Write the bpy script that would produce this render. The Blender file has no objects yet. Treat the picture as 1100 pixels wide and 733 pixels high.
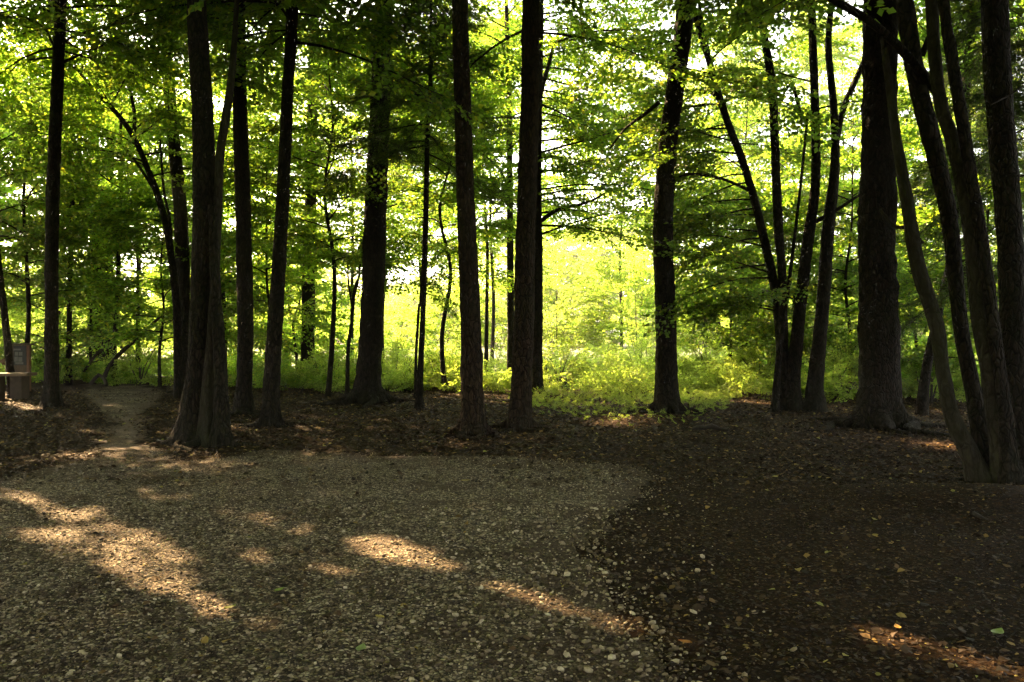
import bpy, math
import numpy as np
from mathutils import Vector

C = bpy.context.scene.collection
R = math.radians
rng = np.random.default_rng(11)
F = 856.0            # focal length in pixels of the 1100 px wide photograph
HZ = 360.0           # pixel row of the horizon
CAMH = 1.6

# ------------------------------------------------------------------ camera maths
def gpt(px, py):                       # pixel on the ground -> (x, y)
    d = CAMH * F / (py - HZ)
    return np.array([(px - 550.0) / F * d, d])

def at(px, py, d):                     # pixel at a known distance -> point
    return np.array([(px - 550.0) / F * d, d, CAMH + (HZ - py) / F * d])

# ------------------------------------------------------------------ sun
SUN_AZ, SUN_EL = R(-43.0), R(36.0)
S = np.array([math.sin(SUN_AZ) * math.cos(SUN_EL), math.cos(SUN_AZ) * math.cos(SUN_EL), math.sin(SUN_EL)])

# ground patches to be sunlit: crown leaves in their sun path are cut away
LIT = [  # (strength, pixel outline)
    (0.9, [(-60, 520), (0, 524), (40, 534), (110, 552), (170, 572), (205, 590), (195, 612), (225, 642), (290, 666), (340, 690), (290, 690),
            (205, 662), (130, 625), (90, 586), (40, 550), (0, 532), (-60, 526)]),
    (0.8, [(232, 541), (300, 552), (335, 568), (320, 575), (275, 562), (235, 550)]),
    (0.7, [(255, 580), (300, 596), (315, 612), (280, 606), (250, 592)]),
    (0.9, [(20, 560), (60, 575), (95, 600), (70, 596), (35, 578)]), (0.8, [(120, 520), (165, 528), (185, 540), (140, 534)]),
    (0.85, [(215, 605), (250, 618), (268, 634), (232, 624)]), (0.8, [(290, 690), (350, 706), (400, 733), (340, 720)]), (0.7, [(560, 690), (640, 706), (690, 730), (610, 716)]),
    (1.00, [(366, 577), (410, 573), (455, 587), (503, 611), (478, 618), (430, 609), (390, 596)]),
    (1.0, [(508, 616), (560, 630), (640, 652), (750, 688), (725, 696), (660, 681), (580, 654), (518, 633)]),
    (0.6, [(700, 588), (800, 618), (900, 648), (940, 668), (860, 660), (760, 628), (690, 604)]),
    (1.0, [(915, 676), (1000, 672), (1060, 684), (1150, 700), (1150, 748), (1040, 722), (950, 700)]),
    (0.95, [(-30, 417), (0, 420), (20, 424), (52, 443), (30, 446), (0, 433), (-30, 427)]),
    (0.6, [(70, 455), (100, 460), (135, 475), (115, 478), (85, 466)]),
    (0.5, [(85, 445), (105, 452), (98, 456), (80, 449)]),
    (0.80, [(70, 418), (85, 420), (80, 424), (68, 421)]),
    (0.30, [(560, 420), (700, 416), (740, 440), (690, 462), (600, 466), (570, 450)]),
]
LIT = [(s, np.array([gpt(*p) for p in poly])) for s, poly in LIT]

def inside(P, poly):
    x, y = P[:, 0], P[:, 1]
    res = np.zeros(len(P), bool)
    j = len(poly) - 1
    for i in range(len(poly)):
        xi, yi = poly[i]; xj, yj = poly[j]
        c = ((yi > y) != (yj > y)) & (x < (xj - xi) * (y - yi) / (yj - yi + 1e-12) + xi)
        res ^= c
        j = i
    return res

def lit_prob(P):                        # chance that a leaf at P is cut away so sun reaches a ground patch
    G0 = P[:, :2] - S[:2] * (P[:, 2] / S[2])[:, None]
    pr = np.zeros(len(P))
    for G in [G0 + rng.normal(0, 0.06, G0.shape) for _ in range(2)]: pr = np.maximum(pr, lit_one(G))
    return pr

def lit_one(G):
    pr = np.zeros(len(G))
    for s, poly in LIT:
        lo, hi = poly.min(0) - .01, poly.max(0) + .01
        m = np.all((G > lo) & (G < hi), axis=1)
        if m.any():
            idx = np.nonzero(m)[0]
            ins = inside(G[idx], poly)
            pr[idx[ins]] = np.maximum(pr[idx[ins]], s)
    return pr

# ------------------------------------------------------------------ terrain height
def vnoise(x, y, seed=0):               # cheap smooth noise from sines
    r = np.random.default_rng(seed)
    v = np.zeros_like(x, dtype=float)
    for k in range(7):
        a = r.uniform(0, 2 * np.pi); f = r.uniform(.6, 1.6); ph = r.uniform(0, 6.28)
        v += np.sin((x * np.cos(a) + y * np.sin(a)) * f + ph)
    return v / 4.0

def gz(x, y):
    x = np.asarray(x, float); y = np.asarray(y, float)
    z = 0.022 * vnoise(x, y, 1) + 0.010 * vnoise(x * 3.1, y * 3.1, 2) + 0.005 * vnoise(x * 8, y * 8, 3)
    z += 0.16 * np.exp(-(((x - 4.6) / 1.3) ** 2 + ((y - 7.6) / .7) ** 2))        # root mound by the right cluster
    z += 0.10 * np.exp(-(((x + 10.2) / 2.2) ** 2 + ((y - 14.5) / 2.2) ** 2))     # bank at the left
    fade = np.clip((30 - y) / 4, 0, 1) * np.clip((y + 8) / 4, 0, 1) * np.clip((18 - np.abs(x)) / 4, 0, 1)
    return z * fade

# ------------------------------------------------------------------ materials
def mat(name):
    m = bpy.data.materials.new(name); m.use_nodes = True
    nt = m.node_tree; nt.nodes.clear()
    out = nt.nodes.new('ShaderNodeOutputMaterial')
    def N(t, **kw):
        n = nt.nodes.new(t)
        for k, v in kw.items(): setattr(n, k, v)
        return n
    return m, nt, out, N

def ramp(N, stops, interp='LINEAR'):
    r = N('ShaderNodeValToRGB'); e = r.color_ramp.elements
    r.color_ramp.interpolation = interp
    while len(e) < len(stops): e.new(.5)
    for el, (p, c) in zip(e, stops):
        el.position = p; el.color = (*c, 1)
    return r

def leaf_material(name, stops, tr_tint=(5.7, 6.1, 2.7), trans=.62, gloss=.03):
    m, nt, out, N = mat(name); L = nt.links.new
    g = N('ShaderNodeNewGeometry')
    r = ramp(N, stops); L(g.outputs['Random Per Island'], r.inputs[0])
    oi = N('ShaderNodeObjectInfo')
    hs = N('ShaderNodeHueSaturation')
    mr = N('ShaderNodeMapRange'); mr.inputs[3].default_value = .75; mr.inputs[4].default_value = 1.25
    L(oi.outputs['Random'], mr.inputs[0]); L(mr.outputs[0], hs.inputs['Value'])
    L(r.outputs[0], hs.inputs['Color'])
    mul = N('ShaderNodeMix', data_type='RGBA', blend_type='MULTIPLY'); mul.inputs[0].default_value = 1
    mul.inputs[7].default_value = (*tr_tint, 1); mul.clamp_result = False
    L(hs.outputs[0], mul.inputs[6])
    d = N('ShaderNodeBsdfDiffuse'); t = N('ShaderNodeBsdfTranslucent'); mx = N('ShaderNodeMixShader'); mx.inputs[0].default_value = trans
    L(hs.outputs[0], d.inputs[0]); L(mul.outputs[2], t.inputs[0]); L(d.outputs[0], mx.inputs[1]); L(t.outputs[0], mx.inputs[2])
    gl = N('ShaderNodeBsdfGlossy'); gl.inputs['Roughness'].default_value = .38
    m2 = N('ShaderNodeMixShader'); m2.inputs[0].default_value = gloss
    L(mx.outputs[0], m2.inputs[1]); L(gl.outputs[0], m2.inputs[2])
    L(m2.outputs[0], out.inputs[0])
    return m

def bark_material(name, c0, c1, scale=9, moss=0.0, plates=1.0):
    m, nt, out, N = mat(name); L = nt.links.new
    tc = N('ShaderNodeTexCoord'); mp = N('ShaderNodeMapping'); mp.inputs['Scale'].default_value = (scale, scale, scale * .30)
    n0 = N('ShaderNodeTexNoise'); n0.inputs['Scale'].default_value = 3.0; n0.inputs['Detail'].default_value = 3
    L(tc.outputs['Object'], n0.inputs['Vector'])
    dm = N('ShaderNodeMix', data_type='RGBA', blend_type='LINEAR_LIGHT'); dm.inputs[0].default_value = .10
    L(tc.outputs['Object'], dm.inputs[6]); L(n0.outputs['Color'], dm.inputs[7]); L(dm.outputs[2], mp.inputs[0])
    n1 = N('ShaderNodeTexNoise'); n1.inputs['Scale'].default_value = 3.2; n1.inputs['Detail'].default_value = 8; n1.inputs['Roughness'].default_value = .7
    L(mp.outputs[0], n1.inputs['Vector'])
    v = N('ShaderNodeTexVoronoi', feature='DISTANCE_TO_EDGE'); v.inputs['Scale'].default_value = 2.4
    L(mp.outputs[0], v.inputs['Vector'])
    vc = N('ShaderNodeTexVoronoi'); vc.inputs['Scale'].default_value = 2.4; L(mp.outputs[0], vc.inputs['Vector'])
    n2 = N('ShaderNodeTexNoise'); n2.inputs['Scale'].default_value = 1.1; n2.inputs['Detail'].default_value = 5
    L(tc.outputs['Object'], n2.inputs['Vector'])
    r = ramp(N, [(.3, c0), (.72, c1)]); L(n1.outputs[0], r.inputs[0])
    ck = ramp(N, [(0, (.25, .22, .2)), (.16, (1, 1, 1))]); L(v.outputs['Distance'], ck.inputs[0])
    cm = N('ShaderNodeMix', data_type='RGBA', blend_type='MULTIPLY'); cm.inputs[0].default_value = plates
    L(r.outputs[0], cm.inputs[6]); L(ck.outputs[0], cm.inputs[7])
    sp = N('ShaderNodeSeparateColor'); L(vc.outputs['Color'], sp.inputs[0])
    pv = ramp(N, [(0, (.65, .65, .65)), (1, (1.3, 1.25, 1.2))]); L(sp.outputs[0], pv.inputs[0])
    pm = N('ShaderNodeMix', data_type='RGBA', blend_type='MULTIPLY'); pm.inputs[0].default_value = plates
    L(cm.outputs[2], pm.inputs[6]); L(pv.outputs[0], pm.inputs[7])
    gr = ramp(N, [(.42, (0, 0, 0)), (.68, (1, 1, 1))]); L(n2.outputs[0], gr.inputs[0])
    sc = N('ShaderNodeMath', operation='MULTIPLY'); sc.inputs[1].default_value = .25 + moss; L(gr.outputs[0], sc.inputs[0])
    mx = N('ShaderNodeMix', data_type='RGBA'); mx.inputs[7].default_value = (.034, .040, .018, 1)
    L(sc.outputs[0], mx.inputs[0]); L(pm.outputs[2], mx.inputs[6])
    b = N('ShaderNodeBsdfPrincipled'); b.inputs['Roughness'].default_value = .9; b.inputs['Specular IOR Level'].default_value = .2
    L(mx.outputs[2], b.inputs['Base Color'])
    cr = N('ShaderNodeMath', operation='MINIMUM'); cr.inputs[1].default_value = .2; L(v.outputs['Distance'], cr.inputs[0])
    ad = N('ShaderNodeMath', operation='MULTIPLY_ADD'); ad.inputs[1].default_value = 4 * plates
    L(cr.outputs[0], ad.inputs[0]); L(n1.outputs[0], ad.inputs[2])
    bp = N('ShaderNodeBump'); bp.inputs['Strength'].default_value = 1; bp.inputs['Distance'].default_value = .03
    L(ad.outputs[0], bp.inputs['Height']); L(bp.outputs[0], b.inputs['Normal'])
    L(b.outputs[0], out.inputs[0])
    return m

def plain(name, col, rough=.8, var=.3, scale=14, stretch=(1, 1, 1)):
    m, nt, out, N = mat(name); L = nt.links.new
    tc = N('ShaderNodeTexCoord'); mp = N('ShaderNodeMapping'); mp.inputs['Scale'].default_value = stretch
    L(tc.outputs['Object'], mp.inputs[0])
    n = N('ShaderNodeTexNoise'); n.inputs['Scale'].default_value = scale; n.inputs['Detail'].default_value = 5
    L(mp.outputs[0], n.inputs['Vector'])
    a = tuple(c * (1 - var) for c in col); z = tuple(min(1, c * (1 + var)) for c in col)
    r = ramp(N, [(.3, a), (.7, z)]); L(n.outputs[0], r.inputs[0])
    b = N('ShaderNodeBsdfPrincipled'); b.inputs['Roughness'].default_value = rough
    L(r.outputs[0], b.inputs['Base Color'])
    bp = N('ShaderNodeBump'); bp.inputs['Strength'].default_value = .4; bp.inputs['Distance'].default_value = .006
    L(n.outputs[0], bp.inputs['Height']); L(bp.outputs[0], b.inputs['Normal'])
    L(b.outputs[0], out.inputs[0])
    return m

def litter_material():
    m, nt, out, N = mat('needle_and_leaf_litter'); L = nt.links.new
    tc = N('ShaderNodeTexCoord')
    n1 = N('ShaderNodeTexNoise'); n1.inputs['Scale'].default_value = 1.3; n1.inputs['Detail'].default_value = 5
    n2 = N('ShaderNodeTexNoise'); n2.inputs['Scale'].default_value = 26; n2.inputs['Detail'].default_value = 8; n2.inputs['Roughness'].default_value = .75
    v = N('ShaderNodeTexVoronoi'); v.inputs['Scale'].default_value = 34; v.inputs['Randomness'].default_value = 1
    for n in (n1, n2, v): L(tc.outputs['Object'], n.inputs['Vector'])
    r1 = ramp(N, [(.25, (.006, .004, .002)), (.5, (.024, .0155, .0076)), (.78, (.085, .056, .028))]); L(n2.outputs[0], r1.inputs[0])
    r2 = ramp(N, [(.0, (.5, .5, .5)), (.8, (1.1, 1.0, .9)), (.93, (2.0, 1.7, 1.1))]); L(v.outputs['Color'], r2.inputs[0])
    mx = N('ShaderNodeMix', data_type='RGBA', blend_type='MULTIPLY'); mx.inputs[0].default_value = 1
    L(r1.outputs[0], mx.inputs[6]); L(r2.outputs[0], mx.inputs[7])
    r3 = ramp(N, [(.35, (.7, .62, .55)), (.65, (1.25, 1.1, 1.0))]); L(n1.outputs[0], r3.inputs[0])
    mx2 = N('ShaderNodeMix', data_type='RGBA', blend_type='MULTIPLY'); mx2.inputs[0].default_value = 1
    L(mx.outputs[2], mx2.inputs[6]); L(r3.outputs[0], mx2.inputs[7])
    b = N('ShaderNodeBsdfPrincipled'); b.inputs['Roughness'].default_value = .95; b.inputs['Specular IOR Level'].default_value = .1
    L(mx2.outputs[2], b.inputs['Base Color'])
    bp = N('ShaderNodeBump'); bp.inputs['Strength'].default_value = 1; bp.inputs['Distance'].default_value = .03
    L(n2.outputs[0], bp.inputs['Height']); L(bp.outputs[0], b.inputs['Normal'])
    L(b.outputs[0], out.inputs[0])
    return m

def gravel_material():
    m, nt, out, N = mat('river_gravel'); L = nt.links.new
    tc = N('ShaderNodeTexCoord')
    wob = N('ShaderNodeTexNoise'); wob.inputs['Scale'].default_value = 1.6; wob.inputs['Detail'].default_value = 5; wob.inputs['Roughness'].default_value = .62
    L(tc.outputs['Object'], wob.inputs['Vector'])
    v = N('ShaderNodeTexVoronoi'); v.inputs['Scale'].default_value = 42
    v2 = N('ShaderNodeTexVoronoi', feature='DISTANCE_TO_EDGE'); v2.inputs['Scale'].default_value = 42
    for n in (v, v2): L(tc.outputs['Object'], n.inputs['Vector'])
    sep = N('ShaderNodeSeparateColor'); L(v.outputs['Color'], sep.inputs[0])
    rc = ramp(N, [(0, (.033, .023, .013)), (.35, (.135, .098, .062)), (.7, (.31, .24, .155)), (1, (.62, .53, .39))]); L(sep.outputs[0], rc.inputs[0])
    ed = ramp(N, [(0, (.08, .06, .045)), (.2, (1, 1, 1))]); L(v2.outputs['Distance'], ed.inputs[0])
    mx = N('ShaderNodeMix', data_type='RGBA', blend_type='MULTIPLY'); mx.inputs[0].default_value = 1
    L(rc.outputs[0], mx.inputs[6]); L(ed.outputs[0], mx.inputs[7])
    # litter lying on the gravel in patches and along its border
    at_ = N('ShaderNodeAttribute'); at_.attribute_name = 'border'
    ad = N('ShaderNodeMath', operation='ADD'); L(wob.outputs[0], ad.inputs[0]); L(at_.outputs['Fac'], ad.inputs[1])
    mk = ramp(N, [(.50, (0, 0, 0)), (.62, (1, 1, 1))]); L(ad.outputs[0], mk.inputs[0])
    n2 = N('ShaderNodeTexNoise'); n2.inputs['Scale'].default_value = 30; n2.inputs['Detail'].default_value = 8; n2.inputs['Roughness'].default_value = .75
    L(tc.outputs['Object'], n2.inputs['Vector'])
    r1 = ramp(N, [(.25, (.022, .012, .006)), (.5, (.055, .032, .016)), (.78, (.10, .062, .03))]); L(n2.outputs[0], r1.inputs[0])
    mf = N('ShaderNodeMath', operation='MULTIPLY'); mf.inputs[1].default_value = .85; L(mk.outputs[0], mf.inputs[0])
    mx2 = N('ShaderNodeMix', data_type='RGBA'); L(mf.outputs[0], mx2.inputs[0]); L(mx.outputs[2], mx2.inputs[6]); L(r1.outputs[0], mx2.inputs[7])
    b = N('ShaderNodeBsdfPrincipled'); b.inputs['Roughness'].default_value = .8; b.inputs['Specular IOR Level'].default_value = .3
    L(mx2.outputs[2], b.inputs['Base Color'])
    sm = N('ShaderNodeMath', operation='MINIMUM'); sm.inputs[1].default_value = .22; L(v2.outputs['Distance'], sm.inputs[0])
    ad2 = N('ShaderNodeMath', operation='MULTIPLY_ADD'); ad2.inputs[1].default_value = 3; L(sm.outputs[0], ad2.inputs[0]); L(n2.outputs[0], ad2.inputs[2])
    bp = N('ShaderNodeBump'); bp.inputs['Strength'].default_value = 1; bp.inputs['Distance'].default_value = .02
    L(ad2.outputs[0], bp.inputs['Height']); L(bp.outputs[0], b.inputs['Normal'])
    L(b.outputs[0], out.inputs[0])
    return m

def island_material(name, stops, rough=.7, spec=.3, noise=0):
    m, nt, out, N = mat(name); L = nt.links.new
    g = N('ShaderNodeNewGeometry'); r = ramp(N, stops); L(g.outputs['Random Per Island'], r.inputs[0])
    b = N('ShaderNodeBsdfPrincipled'); b.inputs['Roughness'].default_value = rough; b.inputs['Specular IOR Level'].default_value = spec
    if noise:
        tc = N('ShaderNodeTexCoord'); n = N('ShaderNodeTexNoise'); n.inputs['Scale'].default_value = noise; n.inputs['Detail'].default_value = 4
        L(tc.outputs['Object'], n.inputs['Vector'])
        rr = ramp(N, [(.3, (.7, .7, .7)), (.7, (1.2, 1.2, 1.2))]); L(n.outputs[0], rr.inputs[0])
        mx = N('ShaderNodeMix', data_type='RGBA', blend_type='MULTIPLY'); mx.inputs[0].default_value = 1
        L(r.outputs[0], mx.inputs[6]); L(rr.outputs[0], mx.inputs[7]); L(mx.outputs[2], b.inputs['Base Color'])
    else:
        L(r.outputs[0], b.inputs['Base Color'])
    L(b.outputs[0], out.inputs[0])
    return m

M = {}
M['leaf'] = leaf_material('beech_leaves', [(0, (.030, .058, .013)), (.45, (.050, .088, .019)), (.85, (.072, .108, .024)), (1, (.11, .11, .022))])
M['leaf_pale'] = leaf_material('pale_sun_glow_leaves', [(0, (.064, .088, .024)), (.5, (.092, .118, .036)), (1, (.12, .13, .045))], trans=.62, tr_tint=(5.3, 6.0, 3.0))  # paler copy of the leaves, sun glow of the clearing put into the colour
M['leaf_dark'] = leaf_material('dark_fir_needles', [(0, (.018, .034, .010)), (.6, (.030, .052, .014)), (1, (.045, .070, .016))], trans=.25)
M['twig'] = plain('twig_bark', (.045, .035, .026))
M['bark'] = bark_material('dark_furrowed_bark', (.012, .009, .0065), (.037, .028, .020))
M['bark_red'] = bark_material('reddish_scaly_bark', (.019, .0125, .0075), (.066, .041, .026), 8)
M['bark_grey'] = bark_material('smooth_grey_bark', (.022, .018, .013), (.060, .051, .036), 6, .25, .5)
M['litter'] = litter_material()
M['gravel'] = gravel_material()
M['pebble'] = island_material('pale_pebbles', [(0, (.038, .027, .017)), (.4, (.135, .099, .063)), (.75, (.30, .235, .152)), (1, (.57, .48, .355))], .75, .3, 60)
M['fallen'] = island_material('fallen_leaves', [(0, (.013, .008, .004)), (.5, (.032, .019, .009)), (.8, (.068, .040, .018)), (.93, (.12, .072, .030)), (.98, (.26, .17, .05)), (1, (.22, .22, .06))], .7, .25)
M['meadow'] = plain('meadow_grass', (.075, .105, .022), .9, .4, 1.5)
M['wood'] = plain('weathered_boards', (.07, .046, .026), .8, .3, 9, (3, 3, .5))
M['wood_dark'] = plain('dark_weathered_support', (.045, .030, .020), .85, .3, 9)
M['wood_red'] = plain('reddish_wood', (.15, .07, .032), .7, .25, 9, (3, 3, .5))  # even reddish tone for the fence and one board post
M['stone'] = plain('pale_bench_top', (.20, .13, .08), .8, .2, 20)
M['panel'] = plain('dark_board_face', (.012, .014, .013), .6, .2)
M['paper'] = plain('faded_notice_paper', (.12, .125, .11), .8, .15)
M['deadwood'] = plain('dead_branch_wood', (.026, .019, .013), .9, .35, 10, (4, 4, 1))

# ------------------------------------------------------------------ mesh helpers
def mesh_obj(name, V, faces, material, parent=None, smooth=False, matidx=None):
    """faces: (n,k) integer array, one face size"""
    me = bpy.data.meshes.new(name)
    V = np.ascontiguousarray(V, np.float32); Fc = np.ascontiguousarray(faces, np.int32)
    n, k = Fc.shape
    me.vertices.add(len(V)); me.vertices.foreach_set('co', V.ravel())
    me.loops.add(n * k); me.loops.foreach_set('vertex_index', Fc.ravel())
    me.polygons.add(n); me.polygons.foreach_set('loop_start', np.arange(0, n * k, k, dtype=np.int32))
    mats = material if isinstance(material, list) else [material]
    for m in mats: me.materials.append(m)
    if matidx is not None: me.polygons.foreach_set('material_index', np.ascontiguousarray(matidx, np.int32))
    me.update(calc_edges=True)
    me.polygons.foreach_set('use_smooth', np.full(n, smooth))
    o = bpy.data.objects.new(name, me); C.objects.link(o)
    if parent is not None: o.parent = parent
    return o

def tag(o, label=None, cat=None, group=None, kind=None):
    if label: o['label'] = label
    if cat: o['category'] = cat
    if group: o['group'] = group
    if kind: o['kind'] = kind
    return o

def thing(name, loc, label, cat, group=None):
    o = bpy.data.objects.new(name, None); C.objects.link(o); o.location = loc
    o.empty_display_size = .3
    return tag(o, label, cat, group)

class Parts:                            # collects quads in world space
    def __init__(s): s.v = []; s.f = []; s.n = 0
    def add(s, V, Fq):
        s.v.append(np.asarray(V, float)); s.f.append(np.asarray(Fq, int) + s.n); s.n += len(V)
    def tube(s, P, rad, seg=8, lobes=None, rough=0.0, seed=0, cap=True):
        P = np.asarray(P, float); n = len(P); rad = np.broadcast_to(np.asarray(rad, float), (n,))
        T = np.gradient(P, axis=0); T /= np.linalg.norm(T, axis=1)[:, None] + 1e-9
        ref = np.array([0, 0, 1.0]) if abs(T[0, 2]) < .8 else np.array([0, 1.0, 0])
        A = np.cross(T, ref); A /= np.linalg.norm(A, axis=1)[:, None] + 1e-9
        B = np.cross(T, A)
        th = np.linspace(0, 2 * np.pi, seg, endpoint=False)
        r = rad[:, None] * np.ones((1, seg))
        if lobes is not None: r = r * lobes(th, np.arange(n))
        if rough:
            rr = np.random.default_rng(seed)
            nz = rr.normal(0, 1, (n, seg)); nz = (nz + np.roll(nz, 1, 0) + np.roll(nz, 1, 1)) / 1.8
            r = r * (1 + rough * nz)
        V = P[:, None, :] + r[:, :, None] * (np.cos(th)[None, :, None] * A[:, None, :] + np.sin(th)[None, :, None] * B[:, None, :])
        V = V.reshape(-1, 3)
        i = np.arange(n - 1)[:, None] * seg; j = np.arange(seg)[None, :]; j2 = (j + 1) % seg
        Fq = np.stack([i + j, i + j2, i + seg + j2, i + seg + j], -1).reshape(-1, 4)
        s.add(V, Fq)
        if cap:
            for b in (0, (n - 1) * seg):
                c = V[b:b + seg].mean(0); m = len(V)
                k = np.arange(0, seg, 2)
                s.add(np.vstack([V[b:b + seg], c[None]]), np.stack([k, (k + 1) % seg, (k + 2) % seg, np.full_like(k, seg)], -1))
    def box(s, c, size, rz=0.0, tilt=0.0):
        x, y, z = np.array(size) / 2
        V = np.array([[-x, -y, -z], [x, -y, -z], [x, y, -z], [-x, y, -z], [-x, -y, z], [x, -y, z], [x, y, z], [-x, y, z]])
        ct, st = math.cos(tilt), math.sin(tilt)
        V = V @ np.array([[ct, 0, -st], [0, 1, 0], [st, 0, ct]])
        ca, sa = math.cos(rz), math.sin(rz)
        V = V @ np.array([[ca, sa, 0], [-sa, ca, 0], [0, 0, 1]]) + np.asarray(c)
        s.add(V, [[3, 2, 1, 0], [4, 5, 6, 7], [0, 1, 5, 4], [1, 2, 6, 5], [2, 3, 7, 6], [3, 0, 4, 7]])
    def build(s, name, material, parent=None, smooth=False, bevel=0):
        V = np.vstack(s.v); base = np.zeros(3)
        if parent is not None: V = V - np.array(parent.location)
        o = mesh_obj(name, V, np.vstack(s.f), material, parent, smooth)
        if bevel:
            b = o.modifiers.new('edge', 'BEVEL'); b.width = bevel; b.segments = 2
        return o

# ------------------------------------------------------------------ sprays of leaves
def make_spray(seed, nside=13, leaf=.125, step=.078, flat=.8, needle=False):
    r = np.random.default_rng(seed)
    leaves = []; twigs = []
    def leafq(p, d, size):
        d = d / np.linalg.norm(d)
        nrm = np.array([r.normal(0, flat), r.normal(0, flat), 1.0]); nrm -= d * nrm.dot(d); nrm /= np.linalg.norm(nrm)
        sd = np.cross(nrm, d)
        w = .34 if not needle else .11
        fold = r.uniform(.02, .12) * size
        a = p; tip = p + d * size - nrm * size * r.uniform(0, .18)
        m = p + d * size * .48
        leaves.append([a, m + sd * size * w + nrm * fold, tip, m - sd * size * w + nrm * fold])
    def twig(p, q, w):
        d = q - p; d = d / np.linalg.norm(d)
        a = np.cross(d, [0, 0, 1.0]); a /= np.linalg.norm(a) + 1e-9; b = np.cross(d, a)
        c = [w * a, w * (-.5 * a + .87 * b), w * (-.5 * a - .87 * b)]
        for k in range(3):
            twigs.append([p + c[k], p + c[(k + 1) % 3], q + c[(k + 1) % 3] * .5, q + c[k] * .5])
    ax = lambda s: np.array([s, .06 * math.sin(s * 4 + seed), -.16 * s * s + .05 * s])
    for k in range(4): twig(ax(k / 4), ax((k + 1) / 4), .008 * (1 - k / 6))
    for k in range(nside):
        s = .10 + .86 * k / (nside - 1); side = 1 if k % 2 else -1
        p = ax(s); ang = side * R(r.uniform(38, 62)); ln = (.46 * (1 - .72 * s) + .07) * r.uniform(.75, 1.25)
        d = np.array([math.cos(ang), math.sin(ang), r.uniform(-.22, .12)])
        q = p + d * ln
        twig(p, q, .0038)
        m = max(2, int(ln / step))
        for i in range(m + 1):
            t = (i + .4) / (m + .4)
            sa = ang + (1 if i % 2 else -1) * R(r.uniform(25, 70))
            if i == m: sa = ang
            leafq(p + d * ln * min(t, 1), np.array([math.cos(sa), math.sin(sa), r.normal(0, .25)]), leaf * r.uniform(.65, 1.2))
        if not k % 2: leafq(p, np.array([math.cos(-ang * .7), math.sin(-ang * .7), .1]), leaf * r.uniform(.7, 1))
    leafq(ax(1), np.array([1, 0, -.2]), leaf)
    Q = np.array(leaves + twigs); idx = np.array([0] * len(leaves) + [1] * len(twigs))
    return Q, idx

SPR = [make_spray(s) for s in range(6)]
SPR_BIG = [make_spray(50 + s, 9, .20, .13, .9) for s in range(4)]
SPR_FIR = [make_spray(80 + s, 17, .11, .03, .5, True) for s in range(4)]

def frames(D, roll):
    D = D / np.linalg.norm(D, axis=1)[:, None]
    up = np.tile(np.array([0, 0, 1.0]), (len(D), 1))
    Y = np.cross(up, D); Y /= np.linalg.norm(Y, axis=1)[:, None] + 1e-9
    Z = np.cross(D, Y)
    c, s = np.cos(roll)[:, None], np.sin(roll)[:, None]
    Y2 = Y * c + Z * s; Z2 = -Y * s + Z * c
    return np.stack([D, Y2, Z2], 2)     # columns are local axes

def stamp(templates, P, D, scale, roll, carve=True, protect=None):
    P = np.asarray(P, float); D = np.asarray(D, float); scale = np.asarray(scale, float)
    Rm = frames(D, np.asarray(roll, float))
    which = rng.integers(0, len(templates), len(P))
    outQ, outI = [], []
    for k, (Q, idx) in enumerate(templates):
        w = np.nonzero(which == k)[0]
        if not len(w): continue
        q = np.einsum('nij,qvj->nqvi', Rm[w] * scale[w][:, None, None], Q) + P[w][:, None, None, :]
        outQ.append(q.reshape(-1, 4, 3)); outI.append(np.tile(idx, len(w)))
    Q = np.concatenate(outQ); I = np.concatenate(outI)
    if carve:
        keep = rng.random(len(Q)) >= lit_prob(Q.mean(1))
        Q, I = Q[keep], I[keep]
    c = Q.mean(1)
    keep = (c[:, 2] > .03) & ((c[:, 0] ** 2 + c[:, 1] ** 2 + (c[:, 2] - CAMH) ** 2) > 9)
    return Q[keep], I[keep]

def soup_obj(name, Q, I, leafmat, parent=None, twigmat=None):
    V = Q.reshape(-1, 3)
    if parent is not None: V = V - np.array(parent.location)
    return mesh_obj(name, V, np.arange(len(V)).reshape(-1, 4), [leafmat, twigmat or M['twig']], parent, False, I)

# ------------------------------------------------------------------ trees
def path_interp(K, step=.3):
    K = np.asarray(K, float)
    # Catmull-Rom through the key points, last column is the radius
    P = np.vstack([2 * K[0] - K[1], K, 2 * K[-1] - K[-2]])
    out = []
    for i in range(1, len(P) - 2):
        L = np.linalg.norm(P[i + 1, :3] - P[i, :3]); n = max(2, int(L / step))
        t = np.linspace(0, 1, n, endpoint=False)[:, None]
        out.append(.5 * (2 * P[i] + (P[i + 1] - P[i - 1]) * t + (2 * P[i - 1] - 5 * P[i] + 4 * P[i + 1] - P[i + 2]) * t ** 2 + (3 * P[i] - P[i - 1] - 3 * P[i + 1] + P[i + 2]) * t ** 3))
    out.append(K[-1:])
    r = np.vstack(out); r[:, 3] = np.maximum(r[:, 3], .004)
    return r

def stem_keys(pts, d, top=None, bottom_z=True):
    """pts: pixel outline (px, py, width in px) from the foot upwards, at distance d"""
    K = []
    for px, py, w in pts:
        p = at(px, py, d); K.append([*p, w / F * d / 2])
    K = np.array(K)
    if bottom_z:
        K[0, 2] = float(gz(K[0, 0], K[0, 1])) - .12
    if top is not None and top > K[-1, 2] + .5:
        a, b = K[-2], K[-1]
        sl = (b[:2] - a[:2]) / max(.3, b[2] - a[2]) * .6
        h = top - b[2]
        K = np.vstack([K, [*(b[:2] + sl * h * .5), b[2] + h * .5, b[3] * .62], [*(b[:2] + sl * h), top, .02]])
    return K

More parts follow.
